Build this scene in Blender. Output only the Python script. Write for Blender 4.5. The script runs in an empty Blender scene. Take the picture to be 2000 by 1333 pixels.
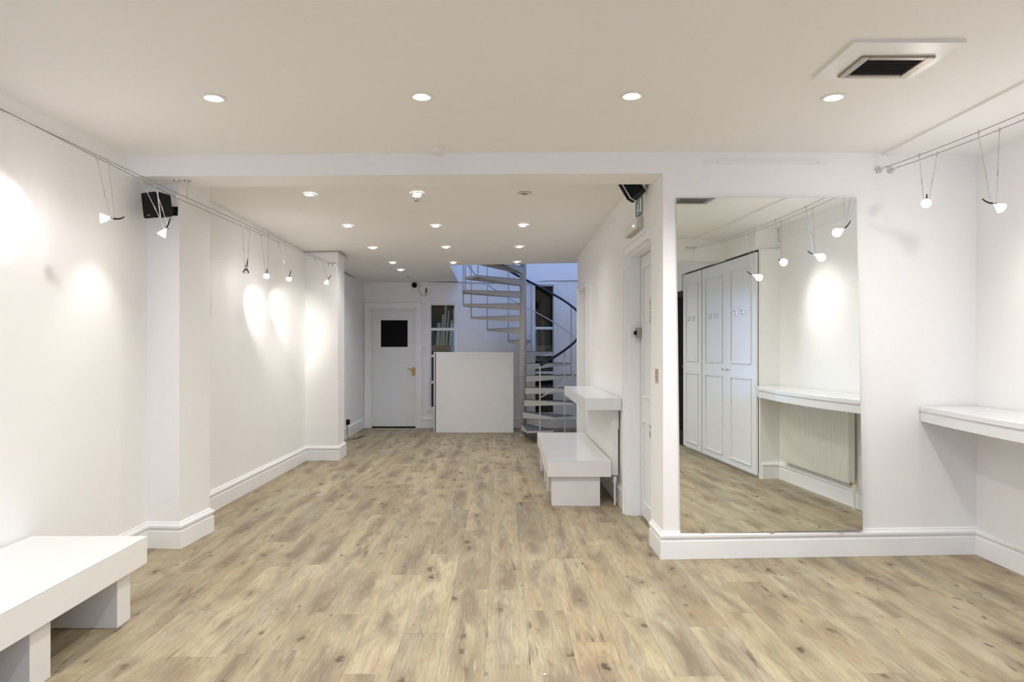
import bpy, bmesh, math, random
from mathutils import Vector, Matrix
random.seed(7)
PI = math.pi
sc = bpy.context.scene
COL = sc.collection
FPX, CX, CY, HC = 1333.0, 977.0, 682.0, 1.32      # focal length and principal point in pixels, eye height

# ------------------------------------------------------------------ camera, world, exposure
cam_d = bpy.data.cameras.new('camera'); cam = bpy.data.objects.new('camera', cam_d); COL.objects.link(cam)
cam.location = (0, 0, HC); cam.rotation_euler = (PI/2, 0, 0)
cam_d.sensor_width = 36; cam_d.sensor_fit = 'HORIZONTAL'; cam_d.lens = FPX*36/2000
cam_d.shift_x = (1000-CX)/2000; cam_d.shift_y = (CY-666.5)/2000
cam_d.clip_start = .02
sc.camera = cam
world = bpy.data.worlds.new('dusk'); sc.world = world; world.use_nodes = True
wb = world.node_tree.nodes['Background']
wb.inputs[0].default_value = (.35, .52, 1.0, 1); wb.inputs[1].default_value = 1.4
sc.view_settings.view_transform = 'Standard'; sc.view_settings.look = 'None'
sc.view_settings.gamma = 1; sc.view_settings.use_curve_mapping = False
sc.view_settings.exposure = 1.42
sc.cycles.max_bounces = 9; sc.cycles.diffuse_bounces = 7; sc.cycles.glossy_bounces = 4; sc.cycles.transparent_max_bounces = 6
DOWN_W, DOWN_BACK_W, TRACK_W, LEAK_W = 23.5, 8.2, 9.0, .40

def W(px, py, y):                                  # a point of the room at depth y, read off the photograph
    return Vector(((px-CX)*y/FPX, y, HC-(py-CY)*y/FPX))

# ------------------------------------------------------------------ materials
def mat(name, col, rough=.5, metal=0, spec=.5, emit=None, es=0, bump=0, bscale=60, var=0, vscale=3, coat=0):
    m = bpy.data.materials.new(name); m.use_nodes = True
    nt = m.node_tree; b = nt.nodes['Principled BSDF']
    b.inputs['Base Color'].default_value = (*col, 1); b.inputs['Roughness'].default_value = rough
    b.inputs['Metallic'].default_value = metal; b.inputs['Specular IOR Level'].default_value = spec
    b.inputs['Coat Weight'].default_value = coat
    if emit: b.inputs['Emission Color'].default_value = (*emit, 1); b.inputs['Emission Strength'].default_value = es
    tc = nt.nodes.new('ShaderNodeTexCoord')
    if var:
        n = nt.nodes.new('ShaderNodeTexNoise'); n.inputs['Scale'].default_value = vscale; n.inputs['Detail'].default_value = 4
        nt.links.new(tc.outputs['Object'], n.inputs['Vector'])
        r = nt.nodes.new('ShaderNodeMapRange'); r.inputs[1].default_value = .3; r.inputs[2].default_value = .7
        r.inputs[3].default_value = 1-var; r.inputs[4].default_value = 1
        nt.links.new(n.outputs['Fac'], r.inputs[0])
        mx = nt.nodes.new('ShaderNodeMix'); mx.data_type = 'RGBA'; mx.blend_type = 'MULTIPLY'; mx.inputs[0].default_value = 1
        mx.inputs[6].default_value = (*col, 1)
        nt.links.new(r.outputs[0], mx.inputs[7]); nt.links.new(mx.outputs[2], b.inputs['Base Color'])
    if bump:
        n = nt.nodes.new('ShaderNodeTexNoise'); n.inputs['Scale'].default_value = bscale; n.inputs['Detail'].default_value = 3
        nt.links.new(tc.outputs['Object'], n.inputs['Vector'])
        bp = nt.nodes.new('ShaderNodeBump'); bp.inputs['Strength'].default_value = bump; bp.inputs['Distance'].default_value = .002
        nt.links.new(n.outputs['Fac'], bp.inputs['Height']); nt.links.new(bp.outputs[0], b.inputs['Normal'])
    return m
M = {}
M['wall'] = mat('wall_paint', (.885, .88, .87), .55, bump=.25, bscale=18, var=.025, vscale=1.2)
M['ceil'] = mat('ceiling_paint', (.88, .865, .84), .7, bump=.15, bscale=14, var=.02, vscale=.8)
M['trim'] = mat('gloss_white', (.87, .87, .87), .28, var=.02, vscale=4)
M['door'] = mat('door_white', (.80, .815, .83), .35, var=.02, vscale=3)
M['cab'] = mat('cabinet_white', (.80, .815, .83), .22, var=.02, vscale=2)
M['lam'] = mat('white_laminate', (.76, .765, .775), .18, var=.02, vscale=4)
M['lamside'] = mat('white_laminate_edge', (.80, .785, .77), .35, var=.03, vscale=6)
M['board'] = mat('board_white', (.80, .79, .775), .6, var=.03, vscale=8)
M['dark'] = mat('dark_gap', (.012, .012, .014), .8, var=.2, vscale=4)
M['black'] = mat('black_plastic', (.006, .0065, .008), .5, 0, .2, bump=.3, bscale=400, var=.2, vscale=50)
M['blackglass'] = mat('black_panel', (.010, .011, .013), .9, 0, .1, var=.2, vscale=10)
M['chrome'] = mat('chrome', (.72, .71, .70), .14, 1, var=.04, vscale=30)
M['steel'] = mat('brushed_steel', (.40, .36, .31), .42, 1, var=.1, vscale=40)
M['cable'] = mat('steel_cable', (.34, .31, .29), .4, .8, var=.1, vscale=60)
M['brass'] = mat('brass', (.55, .33, .10), .3, 1, var=.15, vscale=40)
M['grey'] = mat('stair_grey', (.50, .495, .485), .5, var=.05, vscale=8)
M['tread'] = mat('tread_top_grey', (.10, .105, .12), .6, var=.15, vscale=12)
M['rail'] = mat('handrail_navy', (.010, .012, .024), .35, 0, .3, var=.15, vscale=12)
M['rad'] = mat('radiator_enamel', (.80, .79, .74), .35, var=.03, vscale=6)
M['cream'] = mat('cream_plastic', (.62, .58, .50), .4, var=.05, vscale=20)
M['plastic'] = mat('white_plastic', (.80, .79, .76), .35, var=.03, vscale=20)
M['green'] = mat('sign_green', (.13, .22, .18), .5, var=.2, vscale=40)
M['red'] = mat('sign_red', (.45, .08, .04), .5, var=.1, vscale=30)
M['ink'] = mat('ink', (.12, .12, .12), .6, var=.1, vscale=30)
M['wood'] = mat('shelf_wood', (.36, .27, .17), .6, var=.3, vscale=9)
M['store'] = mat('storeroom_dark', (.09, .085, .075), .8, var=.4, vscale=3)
M['louvre'] = mat('louvre_grey', (.16, .15, .14), .5, .5, var=.1, vscale=30)
M['strip'] = mat('storeroom_strip', (.84, .90, .90), .5, var=.05, vscale=9)
M['lamp'] = mat('lamp_glow', (1, 1, 1), .4, emit=(1, .99, .97), es=14, var=.01)
M['glow'] = mat('reflector_glow', (1, 1, 1), .3, emit=(1, .97, .92), es=5, var=.01)
M['led'] = mat('led_cyan', (.2, .9, .9), .3, emit=(.25, .9, 1.0), es=2.5, var=.01)
def glass(name, tint, gl):
    m = bpy.data.materials.new(name); m.use_nodes = True; nt = m.node_tree; nt.nodes.clear()
    o = nt.nodes.new('ShaderNodeOutputMaterial'); mx = nt.nodes.new('ShaderNodeMixShader')
    t = nt.nodes.new('ShaderNodeBsdfTransparent'); g = nt.nodes.new('ShaderNodeBsdfGlossy'); fr = nt.nodes.new('ShaderNodeFresnel')
    n = nt.nodes.new('ShaderNodeTexNoise'); n.inputs['Scale'].default_value = 2
    bp = nt.nodes.new('ShaderNodeBump'); bp.inputs['Strength'].default_value = .02; nt.links.new(n.outputs['Fac'], bp.inputs['Height'])
    nt.links.new(bp.outputs[0], g.inputs['Normal'])
    t.inputs[0].default_value = (*tint, 1); g.inputs['Roughness'].default_value = .02; fr.inputs[0].default_value = gl
    nt.links.new(fr.outputs[0], mx.inputs[0]); nt.links.new(t.outputs[0], mx.inputs[1]); nt.links.new(g.outputs[0], mx.inputs[2])
    nt.links.new(mx.outputs[0], o.inputs[0]); return m
M['glass'] = glass('window_glass', (.93, .96, .95), 1.45)
M['clear'] = glass('clear_glass', (.9, .92, .92), 1.5)
def mirror_mat():
    m = bpy.data.materials.new('mirror_silver'); m.use_nodes = True; b = m.node_tree.nodes['Principled BSDF']
    b.inputs['Base Color'].default_value = (.86, .89, .865, 1); b.inputs['Metallic'].default_value = 1; b.inputs['Roughness'].default_value = .0
    return m
M['mirror'] = mirror_mat()

def oak():
    m = bpy.data.materials.new('oak_plank'); m.use_nodes = True; nt = m.node_tree; N = nt.nodes; L = nt.links
    b = N['Principled BSDF']
    tc = N.new('ShaderNodeTexCoord'); oi = N.new('ShaderNodeObjectInfo')
    sep = N.new('ShaderNodeSeparateXYZ'); L.new(tc.outputs['Object'], sep.inputs[0])
    off = N.new('ShaderNodeMath'); off.operation = 'MULTIPLY'; off.inputs[1].default_value = 57.0; L.new(oi.outputs['Random'], off.inputs[0])
    cmb = N.new('ShaderNodeCombineXYZ')
    L.new(sep.outputs[0], cmb.inputs[0]); L.new(sep.outputs[1], cmb.inputs[1]); L.new(off.outputs[0], cmb.inputs[2])
    def mapped(sx, sy, sz=1):
        mp = N.new('ShaderNodeVectorMath'); mp.operation = 'MULTIPLY'; mp.inputs[1].default_value = (sx, sy, sz)
        L.new(cmb.outputs[0], mp.inputs[0]); return mp.outputs[0]
    def noise(v, sc_, det, rough=.55, dist=0):
        n = N.new('ShaderNodeTexNoise'); n.inputs['Scale'].default_value = sc_; n.inputs['Detail'].default_value = det
        n.inputs['Roughness'].default_value = rough; n.inputs['Distortion'].default_value = dist; L.new(v, n.inputs['Vector']); return n.outputs['Fac']
    def ramp(f, a, b_, lo=0, hi=1):
        r = N.new('ShaderNodeMapRange'); r.inputs[1].default_value = a; r.inputs[2].default_value = b_; r.inputs[3].default_value = lo; r.inputs[4].default_value = hi
        r.interpolation_type = 'SMOOTHSTEP'; L.new(f, r.inputs[0]); return r.outputs[0]
    def mix(f, c1, c2, mode='MIX'):
        x = N.new('ShaderNodeMix'); x.data_type = 'RGBA'; x.blend_type = mode
        if isinstance(f, float): x.inputs[0].default_value = f
        else: L.new(f, x.inputs[0])
        for i, c in ((6, c1), (7, c2)):
            if isinstance(c, tuple): x.inputs[i].default_value = (*c, 1)
            else: L.new(c, x.inputs[i])
        return x.outputs[2]
    def math_(op, a, b_):
        x = N.new('ShaderNodeMath'); x.operation = op
        for i, q in enumerate((a, b_)):
            if q is None: continue
            if isinstance(q, (int, float)): x.inputs[i].default_value = q
            else: L.new(q, x.inputs[i])
        return x.outputs[0]
    base = mix(ramp(noise(mapped(5, 1.0), 1.0, 3), .35, .65), (.355, .292, .180), (.460, .398, .262))
    # warm and grey drifts along a plank
    base = mix(ramp(noise(mapped(8, .9, 3.1), 1.0, 2), .50, .72, 0, .45), base, (.395, .265, .155))
    base = mix(ramp(noise(mapped(9, .8, 5.3), 1.0, 2), .50, .72, 0, .45), base, (.31, .285, .23))
    base = mix(1.0, base, oi.outputs['Color'], 'MULTIPLY')   # per-plank tone
    # heartwood: smoky band in the middle of the plank, only along some stretches
    cen = ramp(math_('ABSOLUTE', sep.outputs[0], None), .015, .085, 1, .15)
    smoke = ramp(noise(mapped(7, 1.5, 1.3), 1.0, 4, .6, .5), .42, .66, 0, .85)
    base = mix(math_('MULTIPLY', cen, smoke), base, (.165, .125, .088))
    # growth lines bent by a slow noise
    bend = noise(mapped(7, .9, 1), 1.0, 2)
    sn = math_('SINE', math_('MULTIPLY', bend, 95), None)
    base = mix(ramp(sn, .0, 1.0, 0, .20), base, (.20, .155, .10))
    # fine grain and pores
    fine = ramp(noise(mapped(150, 7), 1.0, 3, .65), .42, .78, 0, .42)
    base = mix(fine, base, (.20, .155, .105))
    base = mix(ramp(noise(mapped(260, 26, 1.9), 1.0, 2, .6), .56, .78, 0, .35), base, (.17, .13, .09))
    base = mix(ramp(noise(mapped(120, 6, 2.3), 1.0, 2, .6), .52, .80, 0, .42), base, (.57, .50, .355))
    # knots: core, halo stretched along the grain, splits beside them
    nw = N.new('ShaderNodeTexNoise'); nw.inputs['Scale'].default_value = 30; nw.inputs['Detail'].default_value = 3; L.new(cmb.outputs[0], nw.inputs['Vector'])
    def knots(sx, sy, sz, wob, rnd=1):
        ad = N.new('ShaderNodeVectorMath'); ad.operation = 'MULTIPLY_ADD'; ad.inputs[1].default_value = (wob, wob, 0)
        L.new(nw.outputs['Color'], ad.inputs[0]); L.new(mapped(sx, sy, sz), ad.inputs[2])
        vo = N.new('ShaderNodeTexVoronoi'); vo.inputs['Scale'].default_value = 1.0; vo.inputs['Randomness'].default_value = rnd
        L.new(ad.outputs[0], vo.inputs['Vector']); return vo.outputs['Distance']
    k1 = knots(6.5, 3.2, 1, .35)
    k2 = knots(13, 6.0, 2.7, .5)
    gate = ramp(noise(mapped(3, 1.7, 7.7), 1.0, 1), .46, .56)
    base = mix(ramp(k1, .08, .50, .50, 0), base, (.19, .14, .095))
    cr = ramp(noise(mapped(42, 2.6, 1.7), 1.0, 3, .55, .7), .63, .675, 0, .75)
    base = mix(math_('MULTIPLY', cr, ramp(k1, .2, .75, 1, .05)), base, (.085, .058, .038))
    base = mix(ramp(k1, .05, .15, .85, 0), base, (.070, .046, .030))
    base = mix(math_('MULTIPLY', gate, ramp(k2, .05, .20, .75, 0)), base, (.085, .058, .038))
    L.new(base, b.inputs['Base Color'])
    b.inputs['Roughness'].default_value = .5
    b.inputs['Specular IOR Level'].default_value = .35
    bp = N.new('ShaderNodeBump'); bp.inputs['Strength'].default_value = .12; bp.inputs['Distance'].default_value = .001
    L.new(fine, bp.inputs['Height']); L.new(bp.outputs[0], b.inputs['Normal'])
    return m
M['oak'] = oak()

# ------------------------------------------------------------------ mesh helpers
def link(name, bm, m, parent=None, smooth=False):
    me = bpy.data.meshes.new(name); bm.normal_update(); bm.to_mesh(me); bm.free()
    me.materials.append(m)
    if smooth:
        for p in me.polygons: p.use_smooth = True
    o = bpy.data.objects.new(name, me); COL.objects.link(o)
    if parent is not None:
        o.parent = parent
        if parent.type != 'EMPTY' or parent.matrix_basis != Matrix():
            o.matrix_parent_inverse = parent_world(parent).inverted()
    return o
def parent_world(p):
    m = p.matrix_basis.copy()
    if p.parent: m = parent_world(p.parent) @ p.matrix_parent_inverse @ m
    return m
def box(bm, x0, x1, y0, y1, z0, z1):
    v = [bm.verts.new(p) for p in ((x0,y0,z0),(x1,y0,z0),(x1,y1,z0),(x0,y1,z0),(x0,y0,z1),(x1,y0,z1),(x1,y1,z1),(x0,y1,z1))]
    for f in ((3,2,1,0),(4,5,6,7),(0,1,5,4),(1,2,6,5),(2,3,7,6),(3,0,4,7)): bm.faces.new([v[i] for i in f])
    return v
def hexa(bm, b4, t4):
    v = [bm.verts.new(p) for p in list(b4)+list(t4)]
    for f in ((3,2,1,0),(4,5,6,7),(0,1,5,4),(1,2,6,5),(2,3,7,6),(3,0,4,7)): bm.faces.new([v[i] for i in f])
    bmesh.ops.recalc_face_normals(bm, faces=bm.faces)
def prism(bm, foot, z0, z1):                        # foot counter-clockwise; z may be numbers or functions of x, y
    f0 = z0 if callable(z0) else (lambda x, y: z0)
    f1 = z1 if callable(z1) else (lambda x, y: z1)
    lo = [bm.verts.new((x, y, f0(x, y))) for x, y in foot]; hi = [bm.verts.new((x, y, f1(x, y))) for x, y in foot]
    n = len(foot)
    bm.faces.new(lo[::-1]); bm.faces.new(hi)
    for i in range(n): bm.faces.new((lo[i], lo[(i+1)%n], hi[(i+1)%n], hi[i]))
    bmesh.ops.recalc_face_normals(bm, faces=bm.faces)
def bevel(bm, w, seg=2):
    bmesh.ops.bevel(bm, geom=bm.edges[:], offset=w, segments=seg, profile=.5, affect='EDGES', clamp_overlap=True)
def tube(bm, pts, r, seg=8, cap=True):
    pts = [Vector(p) for p in pts]; rings = []; n = len(pts)
    ref = None
    for i, p in enumerate(pts):
        d = (pts[min(i+1, n-1)]-pts[max(i-1, 0)]).normalized()
        if ref is None: ref = Vector((0,0,1)) if abs(d.z) < .9 else Vector((1,0,0))
        a = d.cross(ref).normalized(); b_ = a.cross(d).normalized(); ref = b_
        rr = r[i] if isinstance(r, (list, tuple)) else r
        rings.append([bm.verts.new(p+a*rr*math.cos(2*PI*k/seg)+b_*rr*math.sin(2*PI*k/seg)) for k in range(seg)])
    for i in range(n-1):
        for k in range(seg): bm.faces.new((rings[i][k], rings[i][(k+1)%seg], rings[i+1][(k+1)%seg], rings[i+1][k]))
    if cap: bm.faces.new(rings[0][::-1]); bm.faces.new(rings[-1])
    bmesh.ops.recalc_face_normals(bm, faces=bm.faces)
def lathe(bm, prof, c, axis=(0,0,1), seg=24, closed=True):   # prof: (radius, distance along axis)
    c = Vector(c); ax = Vector(axis).normalized(); rot = Vector((0,0,1)).rotation_difference(ax)
    rings = []
    for r, h in prof:
        if r < 1e-6: rings.append([bm.verts.new(c+ax*h)]); continue
        rings.append([bm.verts.new(c+rot@Vector((r*math.cos(2*PI*k/seg), r*math.sin(2*PI*k/seg), h))) for k in range(seg)])
    for a, b_ in zip(rings, rings[1:]):
        for k in range(seg):
            k2 = (k+1) % seg
            if len(a) == 1: bm.faces.new((a[0], b_[k], b_[k2]))
            elif len(b_) == 1: bm.faces.new((a[k], a[k2], b_[0]))
            else: bm.faces.new((a[k], a[k2], b_[k2], b_[k]))
    bmesh.ops.recalc_face_normals(bm, faces=bm.faces)
def B(*boxes, bev=0, seg=2):
    bm = bmesh.new()
    for b in boxes: box(bm, *b)
    if bev: bevel(bm, bev, seg)
    return bm
def T(pts, r, seg=8):
    bm = bmesh.new(); tube(bm, pts, r, seg); return bm
def tag(o, label=None, cat=None, group=None, kind=None):
    if label: o['label'] = label
    if cat: o['category'] = cat
    if group: o['group'] = group
    if kind: o['kind'] = kind
    return o
def thing(name, label, cat, loc=(0,0,0), group=None):
    o = bpy.data.objects.new(name, None); COL.objects.link(o); o.location = loc; o.empty_display_size = .05
    return tag(o, label, cat, group)
def struct(name, bm, m, label=None): return tag(link(name, bm, m), label, kind='structure')
def light(name, kind, loc, energy, color=(1,.95,.88), aim=None, size=.04, cone=None, blend=1, parent=None):
    d = bpy.data.lights.new(name, kind); d.energy = energy; d.color = color
    if kind in ('SPOT', 'POINT'): d.shadow_soft_size = size
    if kind == 'SPOT': d.spot_size = math.radians(cone); d.spot_blend = blend
    o = bpy.data.objects.new(name, d); COL.objects.link(o); o.location = loc
    if aim is not None: o.rotation_euler = Vector(aim).to_track_quat('-Z', 'Y').to_euler()
    if parent is not None:
        o.parent = parent; o.matrix_parent_inverse = parent_world(parent).inverted()
    return o

# ------------------------------------------------------------------ the room
ZF = lambda x, y: 2.553+.008*x                        # front ceiling
ZB = lambda x, y: HC+1.33-.0165*y+.0175*x             # back ceiling, slightly out of level
TOP = 2.78
WT = .25
# inner faces
LW = [(-2.37, -2.6), (-2.345, 4.6)]
LB = [(-2.35, 4.9), (-2.305, 8.12)]
LD = [(-2.285, 8.4), (-2.28, 11.4)]
RWX = lambda y: 1.025+(y-4.3)*(1.009-1.025)/(8.89-4.3)      # corridor side face
MA, MB_ = Vector((1.025, 4.295)), Vector((3.07, 4.40))     # mirror wall
def my(x): return MA.y+(x-MA.x)*(MB_.y-MA.y)/(MB_.x-MA.x)

# floor base + planks
bm = bmesh.new(); box(bm, -2.7, 3.5, -2.9, 11.7, -.08, -.004)
floor = struct('floor', bm, M['dark'], 'pale knotty oak plank floor')
PW, PL = .1918, 1.22
phase = {0: .725, 1: .084, 2: .41, 3: 1.0, 4: .635, 5: .917, -1: .33, -2: .95, -3: .55, 6: .31, 7: .80}
fixed_tone = {(0, 4.385): .72, (1, 3.744): .78, (3, 4.664): .72, (5, 3.36): .95, (3, 2.22): .93}
def floor_span(y):
    if y < -.0: return (-2.40, 3.10)
    if y < 1.7: return (-2.39, 2.85)
    if y < 4.40: return (-2.37, 3.10)
    if y < 8.1: return (-2.36, 1.14)
    if y < 8.85: return (-2.34, 1.06)
    return (-2.31, 1.52)
breaks = [-2.6, 1.7, 4.36, 8.88, 11.42]
npl = 0
for lane in range(-12, 20):
    x0 = -.448+PW*lane; x1 = x0+PW
    ph = phase.get(lane, random.random()*PL)
    k0 = int((-2.6-ph)//PL)
    for k in range(k0, 12):
        ya, yb = ph+k*PL, ph+(k+1)*PL
        ya, yb = max(ya, -2.6), min(yb, 11.41)
        if yb-ya < .02: continue
        segs = [(ya, yb)]
        for s in (1.7, 4.40, 8.89):
            new = []
            for a, b_ in segs:
                if a < s < b_:
                    sa, sb = floor_span(s-.2), floor_span(s+.2)
                    if min(x1, sa[1]) != min(x1, sb[1]): new += [(a, s), (s, b_)]; continue
                new.append((a, b_))
            segs = new
        for a, b_ in segs:
            if b_-a < .01: continue
            sp = floor_span((a+b_)/2)
            u0, u1 = max(x0, sp[0]), min(x1, sp[1])
            if u1-u0 < .01: continue
            g = .0004
            bm = bmesh.new(); cx_, cy_ = (u0+u1)/2, (a+b_)/2
            dz = random.uniform(-.0002, .0002)
            box(bm, u0+g-cx_, u1-g-cx_, a+g-cy_, b_-g-cy_, -.012, dz)
            o = link('plank', bm, M['oak'], floor); o.location = (cx_, cy_, 0)
            o.matrix_parent_inverse = Matrix()
            t = random.gauss(.97, .07)
            for (ln, yy), tt in fixed_tone.items():
                if ln == lane and abs(ph+k*PL-yy) < .15: t = tt
            t = max(.68, min(1.06, t)) if t > .7 else t
            w = random.gauss(0, .02)
            o.color = (t*(1+w), t, t*(1-w*1.2), 1); npl += 1

# left walls and columns
def wall_poly(name, pts, z0, z1, m=None): 
    bm = bmesh.new(); prism(bm, pts, z0, z1); return struct(name, bm, m or M['wall'])
wall_poly('wall_left', [(-2.7,-2.6),(LW[0][0],-2.6),(-2.345,4.6),(-2.35,4.9),(-2.305,8.2),(-2.285,8.4),(-2.28,11.6),(-2.7,11.6)], 0, TOP)
wall_poly('wall_left', [(-2.40,4.537),(-2.125,4.52),(-2.094,4.92),(-2.40,4.93)], 0, TOP)
wall_poly('wall_left', [(-2.36,8.09),(-1.921,8.08),(-1.93,8.45),(-2.36,8.46)], 0, TOP)
# mirror wall with its pier
wall_poly('wall_right', [(MA.x,MA.y),(3.07,4.40),(3.45,4.42),(3.45,4.62),(1.021,4.62)], 0, TOP)
# right wall, from the mirror wall to the cupboard run
wall_poly('wall_right', [(3.03,1.72),(3.45,1.72),(3.45,4.45),(3.071,4.45)], 0, TOP)
# corridor side wall: pieces round the two doorways
YD = (4.64, 5.42, 2.07); YE = (7.85, 8.60, 2.05)
def side(ya, yb, z0, z1, th=.24):
    bm = bmesh.new(); prism(bm, [(RWX(ya),ya),(RWX(ya)+th,ya),(RWX(yb)+th,yb),(RWX(yb),yb)], z0, z1); return bm
struct('wall_corridor', side(4.62, YD[0], 0, TOP), M['wall'])
struct('wall_corridor', side(YD[0], YD[1], YD[2], TOP), M['wall'])
struct('wall_corridor', side(YD[1], YE[0], 0, TOP), M['wall'])
struct('wall_corridor', side(YE[0], YE[1], YE[2], TOP), M['wall'])
struct('wall_corridor', side(YE[1], 8.89, 0, TOP), M['wall'])
# stair alcove
AX = 1.52
wall_poly('wall_alcove', [(AX,8.65),(AX+.25,8.65),(AX+.25,11.6),(AX,11.6)], 0, 5.0)
wall_poly('wall_alcove', [(1.249,8.65),(AX,8.65),(AX,8.889),(1.009,8.889),(1.0095,8.885),(1.249,8.88)], 0, TOP)
# upper shaft walls above the opening
HX, HY = -.70, 9.47
wall_poly('wall_shaft', [(HX-.2,HY-.2),(AX,HY-.2),(AX,HY),(HX-.2,HY)], lambda x, y: ZB(x, y)+.10, 5.0)
wall_poly('wall_shaft', [(HX-.2,HY),(HX,HY),(HX,11.4),(HX-.2,11.4)], lambda x, y: ZB(x, y)+.10, 5.0)
# back wall with door and two tall windows
def wall_grid(name, x0, x1, z0, z1, holes, y0, y1, m):
    xs = sorted({x0, x1, *[h[0] for h in holes], *[h[1] for h in holes]}); zs = sorted({z0, z1, *[h[2] for h in holes], *[h[3] for h in holes]})
    bm = bmesh.new()
    for a, b_ in zip(xs, xs[1:]):
        run = None
        for c, d in zip(zs, zs[1:]):
            solid = not any(h[0]-1e-6 <= a and b_ <= h[1]+1e-6 and h[2]-1e-6 <= c and d <= h[3]+1e-6 for h in holes)
            if solid: run = (run[0], d) if run else (c, d)
            if (not solid or d == zs[-1]) and run: box(bm, a, b_, y0, y1, *run); run = None
    return struct(name, bm, m)
BY = 11.40
WA = (-1.176, -.748, .328, 2.073); WB = (.564, .907, .234, 2.392); DR = (-2.175, -1.395, 0, 2.005)
wall_grid('wall_back', -2.7, AX+.25, 0, 5.0, [WA, WB, DR], BY, BY+.18, M['wall'])
# ceilings
def slab(pts, zf, th): 
    bm = bmesh.new(); prism(bm, pts, zf, lambda x, y: zf(x, y)+th); return bm
struct('ceiling', slab([(-2.6,-2.8),(3.4,-2.8),(3.4,4.5),(-2.6,4.3)], ZF, .1), M['ceil'])
struct('ceiling', slab([(-2.6,4.45),(1.3,4.45),(1.6,8.7),(1.6,HY),(-2.6,HY)], ZB, .1), M['ceil'])
struct('ceiling', slab([(-2.6,HY),(HX,HY),(HX,11.5),(-2.6,11.5)], ZB, .1), M['ceil'])
# lintel beam between the two rooms (its soffit drops a touch to the left)
zs = lambda x, y: HC+1.10+.006*x
wall_poly('trim_1', [(-2.36,4.29),(1.03,4.29),(1.03,4.58),(-2.36,4.58)], zs, TOP)
# beam behind the camera and bulkhead strip
wall_poly('trim_2', [(-2.37,.55),(2.82,.55),(2.82,.88),(-2.37,.88)], 2.33, lambda x, y: ZF(x, y)+.02, M['wall'])
wall_poly('trim_3', [(2.44,.88),(3.08,.88),(3.10,4.42),(2.44,4.38)], lambda x, y: ZF(x, y)-.014, lambda x, y: ZF(x, y)+.02, M['wall'])
# rear wall with the dark shop window and door
wall_grid('wall_rear', -2.7, 3.5, 0, TOP, [(-1.9, 1.4, .5, 2.3)], -2.78, -2.6, M['wall'])
wall_poly('wall_right', [(2.80,-2.6),(3.45,-2.6),(3.45,-1.45),(2.80,-1.45)], 0, TOP)
wall_poly('wall_right', [(2.80,-1.45),(3.45,-1.45),(3.45,-.60),(2.80,-.60)], 2.12, TOP)
wall_poly('wall_right', [(2.80,-.60),(3.45,-.60),(3.45,1.70),(2.80,1.70)], 2.34, TOP)
wall_poly('wall_right', [(2.822,1.704),(3.45,1.704),(3.45,1.735),(2.822,1.735)], 0, 2.34)

# ------------------------------------------------------------------ skirting
SK = [(.0,0),(.022,0),(.022,.112),(.014,.118),(.014,.126),(.020,.129),(.025,.137),(.025,.149),(.019,.157),(.009,.161),(.009,.168),(0,.174)]
def skirt(name, pts, closed=False, h=1.0):            # pts run with the room on the left-hand side
    bm = bmesh.new(); n = len(pts); P = [Vector(p) for p in pts]; rings = []
    for i in range(n):
        ds = []
        if i > 0: ds.append((P[i]-P[i-1]).normalized())
        if i < n-1: ds.append((P[i+1]-P[i]).normalized())
        ns = [Vector((-d.y, d.x)) for d in ds]
        mvec = ns[0] if len(ns) == 1 else (ns[0]+ns[1])/(1+ns[0].dot(ns[1]))
        rings.append([bm.verts.new((P[i].x+mvec.x*a, P[i].y+mvec.y*a, z*h+.0005)) for a, z in SK])
    for r1, r2 in zip(rings, rings[1:]):
        for k in range(len(SK)-1): bm.faces.new((r1[k], r2[k], r2[k+1], r1[k+1]))
    bm.faces.new(rings[0]); bm.faces.new(rings[-1][::-1])
    bmesh.ops.recalc_face_normals(bm, faces=bm.faces)
    return struct(name, bm, M['trim'])
skirt('baseboard_left', [(-2.22,8.455),(-1.93,8.45),(-1.921,8.08),(-2.3055,8.088),(-2.35,4.925),(-2.094,4.92),(-2.125,4.52),(-2.346,4.534),(-2.37,-2.55)])
skirt('baseboard_left', [(-2.281,11.395),(-2.285,8.47)])
skirt('baseboard_back', [(-1.0, BY), (-1.318, BY)])
skirt('baseboard_back', [(AX, 8.9), (AX, BY), (-.74, BY)])
skirt('baseboard_corridor', [(RWX(YE[1]+.07), YE[1]+.075), (1.0095, 8.885)][::-1])
skirt('baseboard_corridor', [(RWX(YD[1]+.08), YD[1]+.08), (RWX(YE[0]-.08), YE[0]-.08)])
skirt('baseboard_right', [(2.835,1.735),(3.031,1.735),(3.07,4.40),(MA.x,MA.y),(RWX(4.60),4.60)])
skirt('baseboard_right', [(2.80,-2.6),(2.80,-1.46)])

# ------------------------------------------------------------------ doors and windows
# door_1: white flush door in the back wall
d = struct('door_1', B((DR[0]+.012, DR[1]-.012, BY+.045, BY+.085, .018, 1.995), bev=.002), M['door'], 'white flush door with a black square vision panel')
x0, x1 = (744-CX)*(BY+.04)/FPX, (796-CX)*(BY+.04)/FPX
z0, z1 = HC-(678-CY)*(BY+.04)/FPX, HC-(626-CY)*(BY+.04)/FPX
link('vision_panel', B((x0, x1, BY+.039, BY+.05, z0, z1), bev=.001), M['blackglass'], d)
hx, hz = (807.5-CX)*(BY+.04)/FPX, HC-(726-CY)*(BY+.04)/FPX
h = link('door_handle', B((hx-.026, hx+.026, BY+.032, BY+.047, hz-.065, hz+.065), bev=.003), M['brass'], d)
link('lever', T([(hx, BY+.03, hz+.02), (hx, BY-.015, hz+.02), (hx-.03, BY-.02, hz+.025), (hx-.095, BY-.02, hz+.055)], [.010,.010,.008,.006]), M['brass'], h)
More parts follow.
